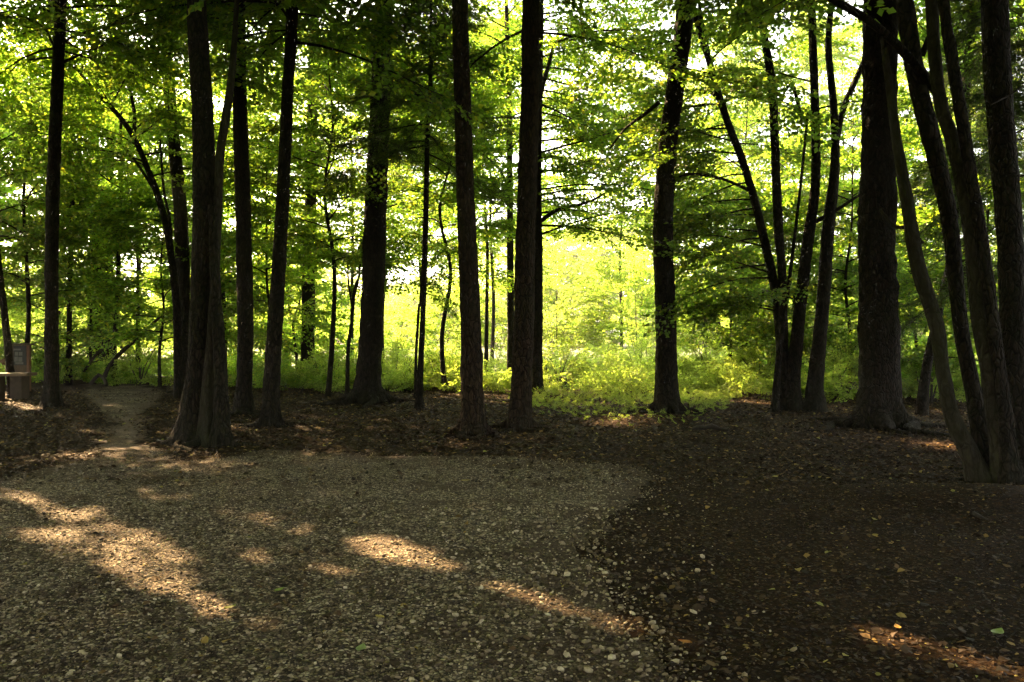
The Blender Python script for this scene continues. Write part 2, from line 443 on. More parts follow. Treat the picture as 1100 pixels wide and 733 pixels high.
def trunk(part, K, flare=.8, seg=20, seed=0, rough=.035, lob=5, step=.22, flare_h=.28):
    Pth = path_interp(K, step if K[0, 1] > 22 else .10)
    z0 = Pth[0, 2] + .12
    h = np.maximum(Pth[:, 2] - z0, 0)
    r = np.random.default_rng(seed); ph = r.uniform(0, 6.28, 3)
    def lobes(th, i):
        f = flare * np.exp(-h[i] / flare_h) * .8
        lo = 1 + f[:, None] * (.55 + .45 * np.cos(lob * th + ph[0])[None] + .25 * np.cos(3 * th + ph[1])[None])
        return lo * (1 + .05 * np.cos(3 * th + ph[2] + h[i][:, None] * .3)[...])
    part.tube(Pth[:, :3], Pth[:, 3], seg, lobes if flare else None, rough, seed)
    return Pth

def crown(axis, z0, z1, Rm, n, spl, size, tmpl, part=None, elev=(5, 30), seed=0, carve=True, limb_r=.022, prof='dome', keepfn=None, az=None, droop=.0, u0=.16):
    """limbs leave the axis path between z0 and z1, sprays sit along them; returns quads"""
    r = np.random.default_rng(1000 + seed)
    A = axis[np.argsort(axis[:, 2])]
    Pp, Dd, Sc, Ro = [], [], [], []
    for k in range(n):
        t = (k + r.uniform(0, 1)) / n
        z = z0 + (z1 - z0) * t
        base = np.array([np.interp(z, A[:, 2], A[:, 0]), np.interp(z, A[:, 2], A[:, 1]), min(z, A[-1, 2])])
        a = k * 2.39996 + r.uniform(-.5, .5) if az is None else r.uniform(*az)
        if prof == 'dome': L = Rm * (.45 + .55 * math.sin(math.pi * min(1, t * .85 + .2))) * r.uniform(.6, 1.15)
        elif prof == 'cone': L = Rm * (1 - .85 * t) * r.uniform(.75, 1.1)
        else: L = Rm * r.uniform(.6, 1.1)
        e = R(r.uniform(*elev)) + (.35 * t if prof == 'dome' else 0)
        m = 6; d = np.array([math.cos(a) * math.cos(e), math.sin(a) * math.cos(e), math.sin(e)])
        pts = [base]
        for i in range(m):
            d = d + np.array([r.normal(0, .10), r.normal(0, .10), -.07 - droop + r.normal(0, .05)]); d /= np.linalg.norm(d)
            pts.append(pts[-1] + d * L / m)
        pts = np.array(pts)
        if part is not None:
            part.tube(pts, np.linspace(limb_r * (.5 + L / 4), .004, m + 1), 5, cap=False)
        for i in range(spl):
            u = u0 + (1 - u0) * (i + r.uniform(0, 1)) / spl if spl > 1 else .7
            f = u * m; i0 = min(int(f), m - 1); p = pts[i0] + (pts[i0 + 1] - pts[i0]) * (f - i0)
            dd = pts[i0 + 1] - pts[i0]; dd /= np.linalg.norm(dd)
            sa = (1 if i % 2 else -1) * R(r.uniform(20, 65)); c, s = math.cos(sa), math.sin(sa)
            dd = np.array([dd[0] * c - dd[1] * s, dd[0] * s + dd[1] * c, dd[2] * .5 + r.normal(-.12, .25) - droop])
            Pp.append(p); Dd.append(dd); Sc.append(size * r.uniform(.7, 1.25)); Ro.append(r.normal(0, .45))
        Pp.append(pts[-2]); Dd.append(pts[-1] - pts[-2]); Sc.append(size); Ro.append(r.normal(0, .2))
    P = np.array(Pp)
    return stamp(tmpl, P, np.array(Dd), np.array(Sc), np.array(Ro), carve)

NTREE = [0]
def big_tree(name, label, d, stems, bark='bark', cat='tree', group=None, flare=.8, top=17, crowns=None, leafmat='leaf', limbs=(), seg=20, lob=5, rough=.035, flare_h=.28, roots=0):
    """stems: list of pixel outlines; crowns: list of dicts for crown()"""
    NTREE[0] += 1; sd = NTREE[0]
    x, y = (stems[0][0][0] - 550) / F * d, d
    root = thing(name, (x, y, float(gz(x, y))), label, cat, group)
    axes = []
    tops = top if isinstance(top, (list, tuple)) else [top] * len(stems)
    for i, (st, tp) in enumerate(zip(stems, tops)):
        part = Parts()
        ax = trunk(part, stem_keys(st, d - .12 * i, tp), flare if i == 0 else flare * .7, seg, sd * 7 + i, rough, lob, flare_h=flare_h)
        axes.append((part, ax))
    for li in limbs:                    # free limbs drawn from pixels: (stem index, outline, depth offset)
        si, pts, dz = li
        K = np.array([[*at(px, py, d - .12 * si + dz * k / max(1, len(pts) - 1)), w / F * d / 2] for k, (px, py, w) in enumerate(pts)])
        P = path_interp(K, .2); axes[si][0].tube(P[:, :3], P[:, 3], 8, None, .04, sd)
    rr_ = np.random.default_rng(900 + sd)
    for k in range(roots):
        st = stems[k % len(stems)] if len(stems) > 1 and k < len(stems) else stems[0]
        c = at(st[0][0], st[0][1], d); rb = max(st[0][2] / F * d / 2, .09)
        az = 2 * math.pi * (k + rr_.uniform(-.3, .3)) / roots; L = rr_.uniform(2.2, 4.2)
        pts = []
        for q, (f, z, r_) in enumerate([(.25, .42, .36), (.8, .17, .36), (1.35, .07, .27), (1.9, .03, .18), (2 + L * .35, .005, .10), (2 + L * .7, -.04, .05)]):
            a2 = az + rr_.normal(0, .10) * q
            x_, y_ = c[0] + math.cos(a2) * rb * f, c[1] + math.sin(a2) * rb * f
            pts.append([x_, y_, float(gz(x_, y_)) + z * min(1.2, rb * 3.2), rb * r_])
        P = path_interp(np.array(pts), .08); axes[0][0].tube(P[:, :3], P[:, 3], 8, None, .09, sd * 31 + k)
    Qs, Is = [], []
    for k, cr in enumerate(crowns or []):
        cr = dict(cr); si = cr.pop('stem', 0)
        part, ax = axes[si]
        q, i = crown(ax, part=part, seed=sd * 10 + k, **cr)
        Qs.append(q); Is.append(i)
    for i, (part, ax) in enumerate(axes):
        part.build('trunk', M[bark] if isinstance(bark, str) else M[bark[i]], root, True)
    if Qs:
        soup_obj('crown', np.concatenate(Qs), np.concatenate(Is), M[leafmat], root)
    return root

def young_tree(name, label, px, d, h, z0, z1, Rm, n, spl=8, size=.95, w=.07, lean=0.0, tmpl=None, leafmat='leaf', bark='bark', cat='young tree', group=None, prof='dome', elev=(5, 28), bend=.15, droop=0, carve=True):
    NTREE[0] += 1; sd = NTREE[0]; r = np.random.default_rng(sd)
    x, y = (px - 550) / F * d, d
    zb = float(gz(x, y))
    root = thing(name, (x, y, zb), label, cat, group)
    ks = []
    for t in np.linspace(0, 1, 6):
        ks.append([x + lean * h * t + r.normal(0, bend) * (t > 0), y + r.normal(0, bend) * (t > 0), zb - .1 + (h + .1) * t, w * (1 - .85 * t)])
    part = Parts(); ax = trunk(part, np.array(ks), .5, 10, sd, .03, 4, .3)
    q, i = crown(ax, z0, min(z1, h), Rm, n, spl, size, tmpl or SPR, part, elev=elev, seed=sd * 10, prof=prof, droop=droop, carve=carve)
    part.build('trunk', M[bark], root, True)
    soup_obj('crown', q, i, M[leafmat], root)
    return root
HAZE = .0006

# ================================================================== GROUND
def axis_coords(lo, hi, step, far_lo, far_hi):
    mid = np.arange(lo, hi + 1e-6, step)
    def grow(end, sgn):
        out = []; s = step; p = hi if sgn > 0 else lo
        while (p < end if sgn > 0 else p > end):
            s = min(s * 1.25, 60); p += sgn * s; out.append(p)
        return out
    return np.array(grow(far_lo, -1)[::-1] + list(mid) + grow(far_hi, 1))
gx = axis_coords(-15, 13, .12, -600, 600); gy = axis_coords(1.5, 27, .12, -300, 700)
GX, GY = np.meshgrid(gx, gy)
GV = np.stack([GX, GY, gz(GX, GY)], -1).reshape(-1, 3)
nx = len(gx); ii, jj = np.meshgrid(np.arange(len(gy) - 1), np.arange(nx - 1), indexing='ij')
GF = np.stack([ii * nx + jj, ii * nx + jj + 1, (ii + 1) * nx + jj + 1, (ii + 1) * nx + jj], -1).reshape(-1, 4)
tag(mesh_obj('ground', GV, GF, M['litter'], None, True), kind='structure')

GRAVEL = [gpt(*p) for p in [(745, 733), (728, 700), (700, 665), (668, 625), (648, 585), (652, 555), (692, 536), (716, 517), (690, 503), (560, 490), (420, 488), (300, 482),
                            (205, 492), (158, 474), (160, 445), (182, 424), (150, 412), (88, 412), (82, 425), (98, 440), (112, 468), (90, 492), (0, 512), (-80, 522)]]
GRAVEL = np.array(list(GRAVEL) + [[-12, 6], [-12, -6], [2.5, -6], [1.5, 2.0]])
def seg_dist(P, poly):
    d = np.full(len(P), 1e9)
    for a, b in zip(poly, np.roll(poly, -1, 0)):
        ab = b - a; t = np.clip(((P - a) @ ab) / (ab @ ab), 0, 1)
        d = np.minimum(d, np.linalg.norm(P - a - t[:, None] * ab, axis=1))
    return d
near = (GV[:, 0] > -14) & (GV[:, 0] < 6) & (GV[:, 1] > -7) & (GV[:, 1] < 29)
jit = np.stack([vnoise(GV[:, 0] * 2.3, GV[:, 1] * 2.3, 21), vnoise(GV[:, 0] * 2.3, GV[:, 1] * 2.3, 22)], 1) * .17 + np.stack([vnoise(GV[:, 0] * 6, GV[:, 1] * 6, 23), vnoise(GV[:, 0] * 6, GV[:, 1] * 6, 24)], 1) * .10
ing = near & inside(GV[:, :2] + jit, GRAVEL)
fsel = ing[GF].all(1)
used = np.unique(GF[fsel]); remap = np.full(len(GV), -1); remap[used] = np.arange(len(used))
gv = GV[used] + np.array([0, 0, .004])
gravel = mesh_obj('gravel_path', gv, remap[GF[fsel]], M['gravel'], None, True)
dist = seg_dist(gv[:, :2] + jit[used], GRAVEL)
att = gravel.data.attributes.new('border', 'FLOAT', 'POINT')
far_leafy = .02 * np.clip((gv[:, 1] - 9) / 4, 0, 1)
att.data.foreach_set('value', (.28 * np.exp(-dist / .6) + far_leafy - .04).astype(np.float32))
tag(gravel, kind='structure')

# meadow beyond the wood
mx = np.linspace(-120, 120, 25); my = np.linspace(31, 140, 20)
MX, MY = np.meshgrid(mx, my)
MV = np.stack([MX, MY, np.full_like(MX, .02)], -1).reshape(-1, 3)
i2, j2 = np.meshgrid(np.arange(19), np.arange(24), indexing='ij')
tag(mesh_obj('meadow', MV, np.stack([i2 * 25 + j2, i2 * 25 + j2 + 1, (i2 + 1) * 25 + j2 + 1, (i2 + 1) * 25 + j2], -1).reshape(-1, 4), M['meadow']), kind='structure')

# ---------------------------------------------------------------- pebbles and fallen leaves
import bmesh
def ico(sub):
    bm = bmesh.new(); bmesh.ops.create_icosphere(bm, subdivisions=sub, radius=1)
    bm.verts.ensure_lookup_table()
    V = np.array([v.co[:] for v in bm.verts]); Fq = np.array([[v.index for v in f.verts] for f in bm.faces]); bm.free()
    return V, Fq
def scatter_pebbles(n, y0, y1, rlo, rhi, sub, clump=True):
    P = np.stack([rng.uniform(-7, 3.2, n), y0 + (y1 - y0) * rng.random(n) ** 1.25], 1)
    P = P[np.abs(P[:, 0]) < P[:, 1] * .68 + .3]
    ins = inside(P, GRAVEL) | ((seg_dist(P, GRAVEL) < .9 * rng.random(len(P)) ** 2.2) & (P[:, 1] < 9) & (rng.random(len(P)) < .4))
    dens = vnoise(P[:, 0] * 1.3, P[:, 1] * 1.3, 77)
    ins &= (rng.random(len(P)) < .70 + .22 * dens)
    P = P[ins]
    r = (rlo + (rhi - rlo) * rng.random(len(P)) ** 2.4) * (.70 + .26 * np.clip((P[:, 0] + 1.2) / 1.6, 0, 1))
    V, Fq = ico(sub)
    n = len(P)
    sc = np.stack([np.ones(n), rng.uniform(.6, .95, n), rng.uniform(.38, .65, n)], 1) * r[:, None]
    a = rng.uniform(0, 6.28, n); c, s = np.cos(a), np.sin(a)
    W = V[None] * (1 + rng.normal(0, .07, (n, len(V), 1))) * sc[:, None]
    X = W[..., 0] * c[:, None] - W[..., 1] * s[:, None]; Y = W[..., 0] * s[:, None] + W[..., 1] * c[:, None]
    tx, ty = rng.normal(0, .2, n), rng.normal(0, .2, n)
    Z = W[..., 2] + X * tx[:, None] + Y * ty[:, None]
    W = np.stack([X + P[:, :1], Y + P[:, 1:], Z + (gz(P[:, 0], P[:, 1]) + .006 + sc[:, 2] * .35)[:, None]], -1)
    return W.reshape(-1, 3), (Fq[None] + (np.arange(n) * len(V))[:, None, None]).reshape(-1, 3)
v1, f1 = scatter_pebbles(16000, 3.0, 7.5,   .010, .029, 1)
v2, f2 = scatter_pebbles(75000, 3.0, 11, .006, .015, 1)
tag(mesh_obj('pebbles', np.vstack([v1, v2]), np.vstack([f1, f2 + len(v1)]), M['pebble'], None, True), 'loose pale river pebbles covering the gravel clearing', 'pebbles', kind='stuff')

def fallen(n, box, slo, shi, name, label, wgt=None, lift=.012, pw=1.6):
    P = np.stack([rng.uniform(box[0], box[1], n), box[2] + (box[3] - box[2]) * rng.random(n) ** pw], 1)
    P = P[np.abs(P[:, 0]) < P[:, 1] * .85 + 2.2]
    ing = inside(P, GRAVEL) & (seg_dist(P, GRAVEL) > .15)
    dens = vnoise(P[:, 0] * .9, P[:, 1] * .9, 78)
    P = P[~ing | (rng.random(len(P)) < .16 + .12 * dens + .22 * ((P[:, 0] < -1.2) & (P[:, 1] < 9)))]
    n = len(P); s = slo + (shi - slo) * rng.random(n) ** 1.6
    a = rng.uniform(0, 6.28, n); D = np.stack([np.cos(a), np.sin(a), rng.normal(0, .16, n)], 1)
    Rm = frames(D, rng.normal(0, .35, n))
    w = rng.uniform(.2, .42, n); cu = rng.uniform(-.05, .22, n)
    loc = np.zeros((n, 6, 3))
    loc[:, 0] = [-.5, 0, 0]; loc[:, 3] = [.5, 0, 0]
    for k, (x, sg) in enumerate([(-.15, 1), (.2, .8)]):
        loc[:, 1 + k] = np.stack([np.full(n, x), w * sg, cu], 1); loc[:, 5 - k] = np.stack([np.full(n, x), -w * sg, cu], 1)
    W = np.einsum('nij,nvj->nvi', Rm * s[:, None, None], loc)
    W[..., 0] += P[:, :1]; W[..., 1] += P[:, 1:]; W[..., 2] += (gz(P[:, 0], P[:, 1]) + lift + .25 * s * np.abs(D[:, 2]))[:, None]
    b = np.arange(n)[:, None] * 6
    Fq = np.concatenate([b + [0, 1, 4, 5], b + [1, 2, 3, 4]], 1).reshape(-1, 4)
    Fq = np.concatenate([b + [0, 1, 5, 5]], 1) if False else Fq
    return tag(mesh_obj(name, W.reshape(-1, 3), Fq, M['fallen']), label, 'fallen leaves', kind='stuff')
fallen(60000, (-16, 14, 3.0, 24), .018, .07, 'leaf_litter', 'brown and yellow fallen leaves strewn over the forest floor')

fallen(90000, (-15, 13, 8.5, 23), .035, .085, 'leaf_litter', 'small dry leaves speckling the far part of the forest floor', pw=1.0)
fallen(140000, (-6, 10, 2.6, 11), .010, .035, 'leaf_litter', 'fine brown leaf crumbs and needles covering the near forest floor', pw=1.5, lift=.006)

# a few fresh leaves that stand out on the gravel
LEAFSPOT = [(388, 706, .085, 'pale green'), (247, 658, .07, 'yellow green'), (500, 519, .09, 'yellow'), (408, 670, .06, 'yellow'), (736, 697, .07, 'orange'),
            (1072, 689, .10, 'pale green'), (964, 682, .06, 'amber'), (300, 640, .07, 'lime green')]
LCOL = {'pale green': (.20, .27, .09), 'yellow green': (.24, .26, .05), 'yellow': (.36, .28, .05), 'orange': (.36, .15, .035), 'amber': (.36, .20, .05), 'lime green': (.22, .30, .05)}
LLAB = ['pale green fallen leaf on gravel, nearest the bottom edge left of centre', 'yellow green fallen leaf on the gravel in the left foreground',
        'yellow fallen leaf alone on pale gravel in front of the reddish trunk', 'small yellow fallen leaf below the bright sun patch on gravel',
        'orange fallen leaf at the pebble border near the bottom edge', 'broad pale green fallen leaf in the sun patch at lower right',
        'amber fallen leaf left of the sun patch at lower right', 'lime green fallen leaf at the edge of the long left sun streak']
for (px, py, s, cname), lab in zip(LEAFSPOT, LLAB):
    g = gpt(px, py); z = float(gz(*g)) + .03
    t = np.linspace(0, 1, 7); wv = np.sin(np.pi * t ** .8) * .30
    a = rng.uniform(0, 3.1); ca, sa = math.cos(a), math.sin(a)
    V = []
    for k in range(7):
        for sg in (-1, 0, 1):
            x, y_, zz = (t[k] - .5) * s, sg * wv[k] * s, (.10 * abs(sg) + .22 * (t[k] - .4) ** 2) * s
            V.append([g[0] + x * ca - y_ * sa, g[1] + x * sa + y_ * ca, z + zz])
    Fq = [[k * 3 + c, k * 3 + c + 1, (k + 1) * 3 + c + 1, (k + 1) * 3 + c] for k in range(6) for c in (0, 1)]
    mname = 'leaf_' + cname.replace(' ', '_')
    if mname not in M: M[mname] = plain(mname, LCOL[cname], .5, .2, 40)
    tag(mesh_obj('fallen_leaf', np.array(V), np.array(Fq), M[mname], None, True), lab, 'leaf', 'fresh fallen leaves on the ground')

# ================================================================== TALL TREES
BT = big_tree
def up(d): return CAMH + HZ / F * d      # height of the top edge of the picture at distance d
def over(d, Rm=3.6, n=26, z1=16, dz=-.4, spl=6, low=.4):
    z0 = up(d) + dz
    zu = up(d + Rm) + .4
    return [dict(z0=z0, z1=zu, Rm=Rm * .85, n=int(n * low * max(.5, (zu - z0) / 2.6)), spl=7, size=.95, tmpl=SPR, elev=(-8, 25), prof='even'),
            dict(z0=zu, z1=z1, Rm=Rm, n=int(n * .8), spl=spl, size=1.5, tmpl=SPR_BIG, elev=(0, 35))]
BT('tall_tree', 'slim straight dark trunk at far left, just right of the bench and notice board', 17.1,
   [[(57, 440, 17), (56, 400, 14), (56, 245, 13), (61, 100, 12), (65, 0, 11)]], roots=6, crowns=[*over(17.1, 4.2, 60, dz=-1.4, low=.5)])
BT('tall_tree', 'straight dark trunk close behind the left side of the grey-stemmed double tree', 21.5,
   [[(199, 424, 18), (198, 400, 15), (195, 245, 14), (184, 120, 12), (176, 0, 11)]], roots=6, crowns=[*over(21.5, 4.4, 60, dz=-1.5, low=.55)])
BT('twin_stem_tree', 'thick double tree with one pale grey stem fused in front and flared roots', 11.6,
   [[(212, 477, 34), (209, 440, 24), (213, 380, 20), (220, 245, 24), (218, 120, 22), (211, 0, 20)],
    [(223, 479, 22), (222, 430, 13), (228, 350, 10), (233, 245, 9), (236, 170, 9), (241, 135, 9), (247, 95, 8), (252, 40, 6)],
    [(239, 478, 20), (238, 430, 14), (235, 370, 13), (231, 300, 11), (228, 220, 9)]], bark=['bark', 'bark_grey', 'bark'], top=[17, 9, None], flare=1.3, flare_h=.40,
   roots=9, crowns=[*over(11.6, 3.6, 40, dz=.3)])
BT('tall_tree', 'straight dark trunk just right of the grey-stemmed double tree', 16.1,
   [[(263, 447, 20), (263, 420, 16), (264, 345, 17), (262, 245, 16), (258, 120, 15), (256, 0, 13)]], roots=6, crowns=[*over(16.1, 3.6, 44, dz=-.9)])
BT('tall_tree', 'slender dark trunk leaning right, second trunk right of the grey-stemmed double tree', 13.8,
   [[(290, 460, 22), (291, 430, 17), (296, 345, 16), (302, 245, 14), (309, 100, 12), (314, 0, 12)]], roots=6, crowns=[*over(13.8, 3.5, 44, dz=-.8)])
BT('tall_tree', 'thick dark tapering trunk left of centre with a wide flared foot', 18.8,
   [[(395, 434, 34), (396, 410, 27), (400, 345, 25), (403, 245, 24), (408, 120, 21), (412, 0, 20)]], flare=.7, roots=6, crowns=[*over(18.8, 4, 34, dz=-1.6, low=.2)])
BT('tall_tree', 'straight reddish scaly trunk in the centre, bare of branches', 12.9,
   [[(507, 467, 30), (507, 440, 25), (505, 345, 22), (501, 245, 20), (497, 120, 18), (494, 0, 17)]], bark='bark_red', flare=.3, roots=6, crowns=[*over(12.9, 3.4, 24, dz=.5, low=.2)])
BT('tall_tree', 'straight dark trunk right of the reddish scaly one with a slimmer trunk hidden close behind', 13.8,
   [[(558, 460, 26), (560, 430, 23), (563, 345, 22), (565, 245, 21), (569, 120, 20), (570, 0, 18)]], bark='bark_red', flare=.35, roots=6, crowns=[*over(13.8, 3.6, 28, dz=-1.0, low=.2)])
BT('tall_tree', 'slimmer dark trunk half hidden behind the straight trunk right of the reddish one', 21,
   [[(577, 426, 15), (577, 400, 12), (577, 300, 12), (576, 200, 11), (578, 100, 9), (580, 20, 8)]],
   limbs=[(0, [(577, 115, 6), (585, 85, 5), (592, 60, 4), (596, 40, 3)], .6), (0, [(578, 240, 5), (600, 225, 4), (630, 218, 3), (655, 205, 2)], .5)],
   roots=6, crowns=[*over(21, 3, 22, dz=-1.0, low=.2), dict(z0=4.2, z1=10.4, Rm=4.4, n=26, spl=9, u0=.04, size=.95, tmpl=SPR, az=(-.7, .9), elev=(-2, 22), prof='even')])
BT('leaning_tree', 'dark trunk leaning right at its top, alone against the bright clearing right of centre', 16.5,
   [[(716, 445, 28), (716, 415, 24), (715, 345, 22), (712, 245, 21), (717, 160, 20), (727, 80, 19), (737, 0, 18)]], flare=.45,
   limbs=[(0, [(708, 110, 5), (690, 125, 4), (672, 138, 3), (655, 160, 2)], .8)], roots=6, crowns=[*over(16.5, 3.4, 24, dz=-1.5, low=.2)])
BT('clump_tree', 'five-stemmed dark clump with spreading curved stems right of the leaning trunk', 17,
   [[(846, 442, 18), (842, 400, 13), (834, 320, 10), (818, 245, 9), (800, 180, 8), (780, 127, 8), (762, 67, 7), (742, 0, 7)],
    [(840, 440, 16), (842, 400, 11), (840, 300, 9), (836, 245, 10), (832, 150, 9), (829, 90, 9), (815, 0, 7)],
    [(853, 441, 18), (852, 410, 15), (858, 345, 13), (868, 260, 12), (876, 200, 10), (876, 130, 9), (872, 0, 8)],
    [(876, 438, 24), (876, 410, 17), (884, 330, 14), (890, 245, 13), (897, 180, 10), (896, 120, 8), (890, 50, 7), (893, 0, 6)],
    [(832, 438, 9), (837, 380, 6), (848, 300, 4), (860, 200, 3), (868, 120, 3)]],
   flare=.5, top=[9.5, 13, 14, 13, None], seg=12, roots=7,
   limbs=[(0, [(763, 70, 6), (757, 40, 5), (752, 10, 4), (748, -20, 3)], .4), (0, [(776, 112, 5), (765, 100, 4), (748, 101, 3), (735, 108, 2), (715, 120, 2)], 1),
          (3, [(896, 165, 8), (905, 120, 7), (922, 80, 6), (935, 50, 5)], .6), (0, [(806, 205, 4), (775, 192, 3), (745, 187, 3), (730, 190, 2)], -.8),
          (2, [(872, 240, 5), (895, 228, 4), (915, 215, 3), (930, 205, 3)], -.5), (2, [(862, 130, 4), (850, 90, 4), (838, 110, 2)], .3)],
   crowns=[dict(stem=0, z0=5.5, z1=10, Rm=2.2, n=12, spl=6, size=.9, tmpl=SPR), dict(stem=0, z0=1.9, z1=7.0, Rm=2.3, n=22, spl=8, size=.8, tmpl=SPR, az=(2.2, 4.1), elev=(0, 18), prof='even'), dict(stem=2, z0=6.0, z1=13, Rm=2.4, n=12, spl=7, size=.9, tmpl=SPR), dict(stem=1, z0=9.2, z1=13, Rm=2.4, n=10, spl=6, size=1.1, tmpl=SPR_BIG)])
BT('tall_tree', 'thickest furrowed dark trunk with flared roots, right of the five-stemmed clump', 13.7,
   [[(945, 462, 50), (944, 430, 42), (943, 345, 39), (942, 245, 36), (945, 120, 34), (946, 0, 33)]], flare=.55, seg=28, lob=6, rough=.045,
   roots=6, crowns=[*over(13.7, 4.6, 70, dz=.2)])
BT('leaning_tree', 'grey leaning tree of several fused stems at right with a heavy upper branch', 8.6,
   [[(1066, 524, 26), (1058, 490, 20), (1045, 420, 16), (1031, 345, 15), (1021, 245, 16), (1008, 180, 18), (986, 90, 18), (972, 0, 17)],
    [(1060, 524, 26), (1043, 490, 18), (1024, 450, 16), (1013, 400, 14), (1006, 350, 15), (986, 285, 15), (974, 215, 13), (963, 150, 10), (955, 90, 8), (948, 40, 6)],
    [(1078, 526, 24), (1073, 480, 18), (1062, 400, 16), (1052, 340, 17), (1042, 245, 15), (1025, 160, 14), (1008, 100, 13), (1000, 0, 12)],
    [(1086, 524, 20), (1080, 450, 14), (1068, 360, 13), (1056, 270, 13), (1040, 170, 12), (1022, 60, 12), (1014, 0, 10)]],
   bark=['bark', 'bark_grey', 'bark_grey', 'bark'], top=[10, None, 9.5, 10], flare=.8, seg=16, roots=10,
   limbs=[(0, [(1014, 110, 10), (990, 78, 10), (960, 45, 9), (930, 20, 8), (895, 0, 7), (850, -25, 5)], -.5), (1, [(990, 262, 6), (975, 245, 5), (962, 244, 4), (945, 225, 3)], .3),
          (0, [(990, 60, 7), (1002, 30, 6), (1012, -5, 5)], -.3)],
   crowns=[dict(stem=0, z0=7.2, z1=9.8, Rm=4.4, n=34, spl=7, size=1.3, tmpl=SPR_BIG, elev=(0, 35)), dict(stem=2, z0=5.2, z1=9, Rm=2.8, n=9, spl=6, size=.85, tmpl=SPR)])
BT('leaning_tree', 'short dark stem leaning right behind the low curved stem at right', 16,
   [[(989, 447, 12), (994, 405, 10), (1003, 360, 9), (1012, 320, 9), (1022, 275, 8), (1030, 200, 8), (1037, 100, 9), (1046, 0, 9)]], flare=.3, top=12,
   crowns=[dict(z0=7.5, z1=12, Rm=2.2, n=8, spl=6, size=.9, tmpl=SPR)])
BT('tall_tree', 'straight dark trunk cut by the right edge of the photo', 9.2,
   [[(1092, 512, 34), (1090, 470, 27), (1088, 345, 25), (1085, 245, 25), (1075, 120, 26), (1069, 0, 26)]], flare=.5, seg=22, roots=6, crowns=[*over(9.2, 4.8, 70, dz=1.2)])

# trees that stand deeper in the wood
BT('forest_tree', 'dark double trunk in the shade behind the gap left of the grey-stemmed double tree', 29,
   [[(101, 406, 22), (102, 380, 15), (103, 300, 13), (102, 210, 11), (101, 120, 9)], [(116, 405, 16), (116, 380, 12), (115, 300, 11), (117, 210, 9), (120, 120, 7)]],
   crowns=[dict(z0=5, z1=10, Rm=3.4, n=18, spl=7, size=1.0, tmpl=SPR)])
BT('forked_sapling', 'thin forked dark stem between the slim far-left trunk and the shaded double trunk', 25.5,
   [[(73, 412, 9), (74, 380, 6), (75, 300, 5), (77, 212, 5), (71, 180, 4), (69, 140, 3), (66, 110, 2)]], seg=8, flare=.3,
   limbs=[(0, [(77, 212, 4), (88, 196, 3), (104, 180, 3), (118, 166, 2)], .5)], crowns=[dict(z0=5.2, z1=9.5, Rm=2.6, n=14, spl=7, size=.95, tmpl=SPR)])
BT('forked_sapling', 'thin stem right of the shaded double trunk at left', 25,
   [[(123, 407, 8), (123, 370, 5), (127, 300, 5), (127, 245, 4), (131, 200, 3), (130, 140, 3)]], seg=8, flare=.3, limbs=[(0, [(127, 262, 3), (135, 240, 2), (139, 215, 2)], .3)],
   crowns=[dict(z0=5, z1=9, Rm=2.4, n=14, spl=7, size=.95, tmpl=SPR)])
BT('curved_tree', 'thin dark stem bending left and forking high, left of the double tree', 20,
   [[(192, 428, 11), (191, 380, 9), (189, 320, 8), (180, 250, 7), (170, 212, 7), (158, 180, 6), (144, 148, 6), (128, 125, 5), (108, 104, 4), (84, 76, 3), (66, 50, 2)]], seg=10, flare=.2,
   limbs=[(0, [(144, 148, 4), (144, 120, 4), (137, 90, 3), (122, 78, 2)], .4), (0, [(166, 205, 3), (150, 180, 3), (130, 155, 2), (105, 145, 2)], .4), (0, [(186, 300, 3), (183, 240, 3), (176, 205, 3), (172, 150, 2)], .5)],
   crowns=[dict(z0=5.5, z1=8.6, Rm=2.8, n=18, spl=7, size=.95, tmpl=SPR)])
BT('forest_tree', 'dark trunk fading up into leaves between the leaning slender trunk and thick flared trunk', 26,
   [[(330, 408, 16), (331, 380, 14), (332, 300, 14), (334, 200, 12), (336, 100, 11), (338, 20, 9)]], flare=.4, crowns=[dict(z0=6, z1=13, Rm=3.2, n=20, spl=7, size=1.0, tmpl=SPR)])
BT('forked_sapling', 'thin wavy sapling with a small fork just left of the thick flared trunk', 21,
   [[(373, 409, 5), (374, 375, 4), (378, 345, 4), (380, 318, 4), (384, 300, 3), (387, 285, 2)]], seg=8, flare=.2, limbs=[(0, [(378, 330, 2), (374, 300, 2), (374, 270, 1.5)], .2)],
   crowns=[dict(z0=2.8, z1=3.6, Rm=.9, n=5, spl=4, size=.7, tmpl=SPR)])
BT('thin_tree', 'thin straight dark stem between the thick flared trunk and the reddish scaly trunk', 17.1,
   [[(450, 440, 10), (451, 410, 7), (454, 345, 6), (457, 245, 6), (459, 150, 5), (462, 90, 4), (463, 30, 3)]], seg=10, flare=.5, top=10.5,
   crowns=[dict(z0=5.4, z1=9.4, Rm=2.1, n=26, spl=7, size=.8, tmpl=SPR_FIR, elev=(-12, 8), prof='cone')], leafmat='leaf_dark')
BT('forked_sapling', 'very thin short stem close beside the thin straight stem left of centre', 19.5,
   [[(446, 420, 4), (447, 380, 3), (450, 330, 3), (453, 295, 2)]], seg=8, flare=.2, crowns=[dict(z0=2.6, z1=3.2, Rm=.8, n=4, spl=4, size=.7, tmpl=SPR)])
BT('forest_tree', 'dark stem showing between the reddish scaly trunk and its right neighbour', 24,
   [[(548, 415, 9), (549, 360, 8), (548, 245, 7), (547, 120, 6), (545, 60, 5)]], flare=.3, seg=12, limbs=[(0, [(548, 205, 3), (535, 180, 3), (520, 165, 2), (505, 130, 2)], .5)],
   crowns=[dict(z0=5.5, z1=13, Rm=3.2, n=24, spl=7, size=1.0, tmpl=SPR)])
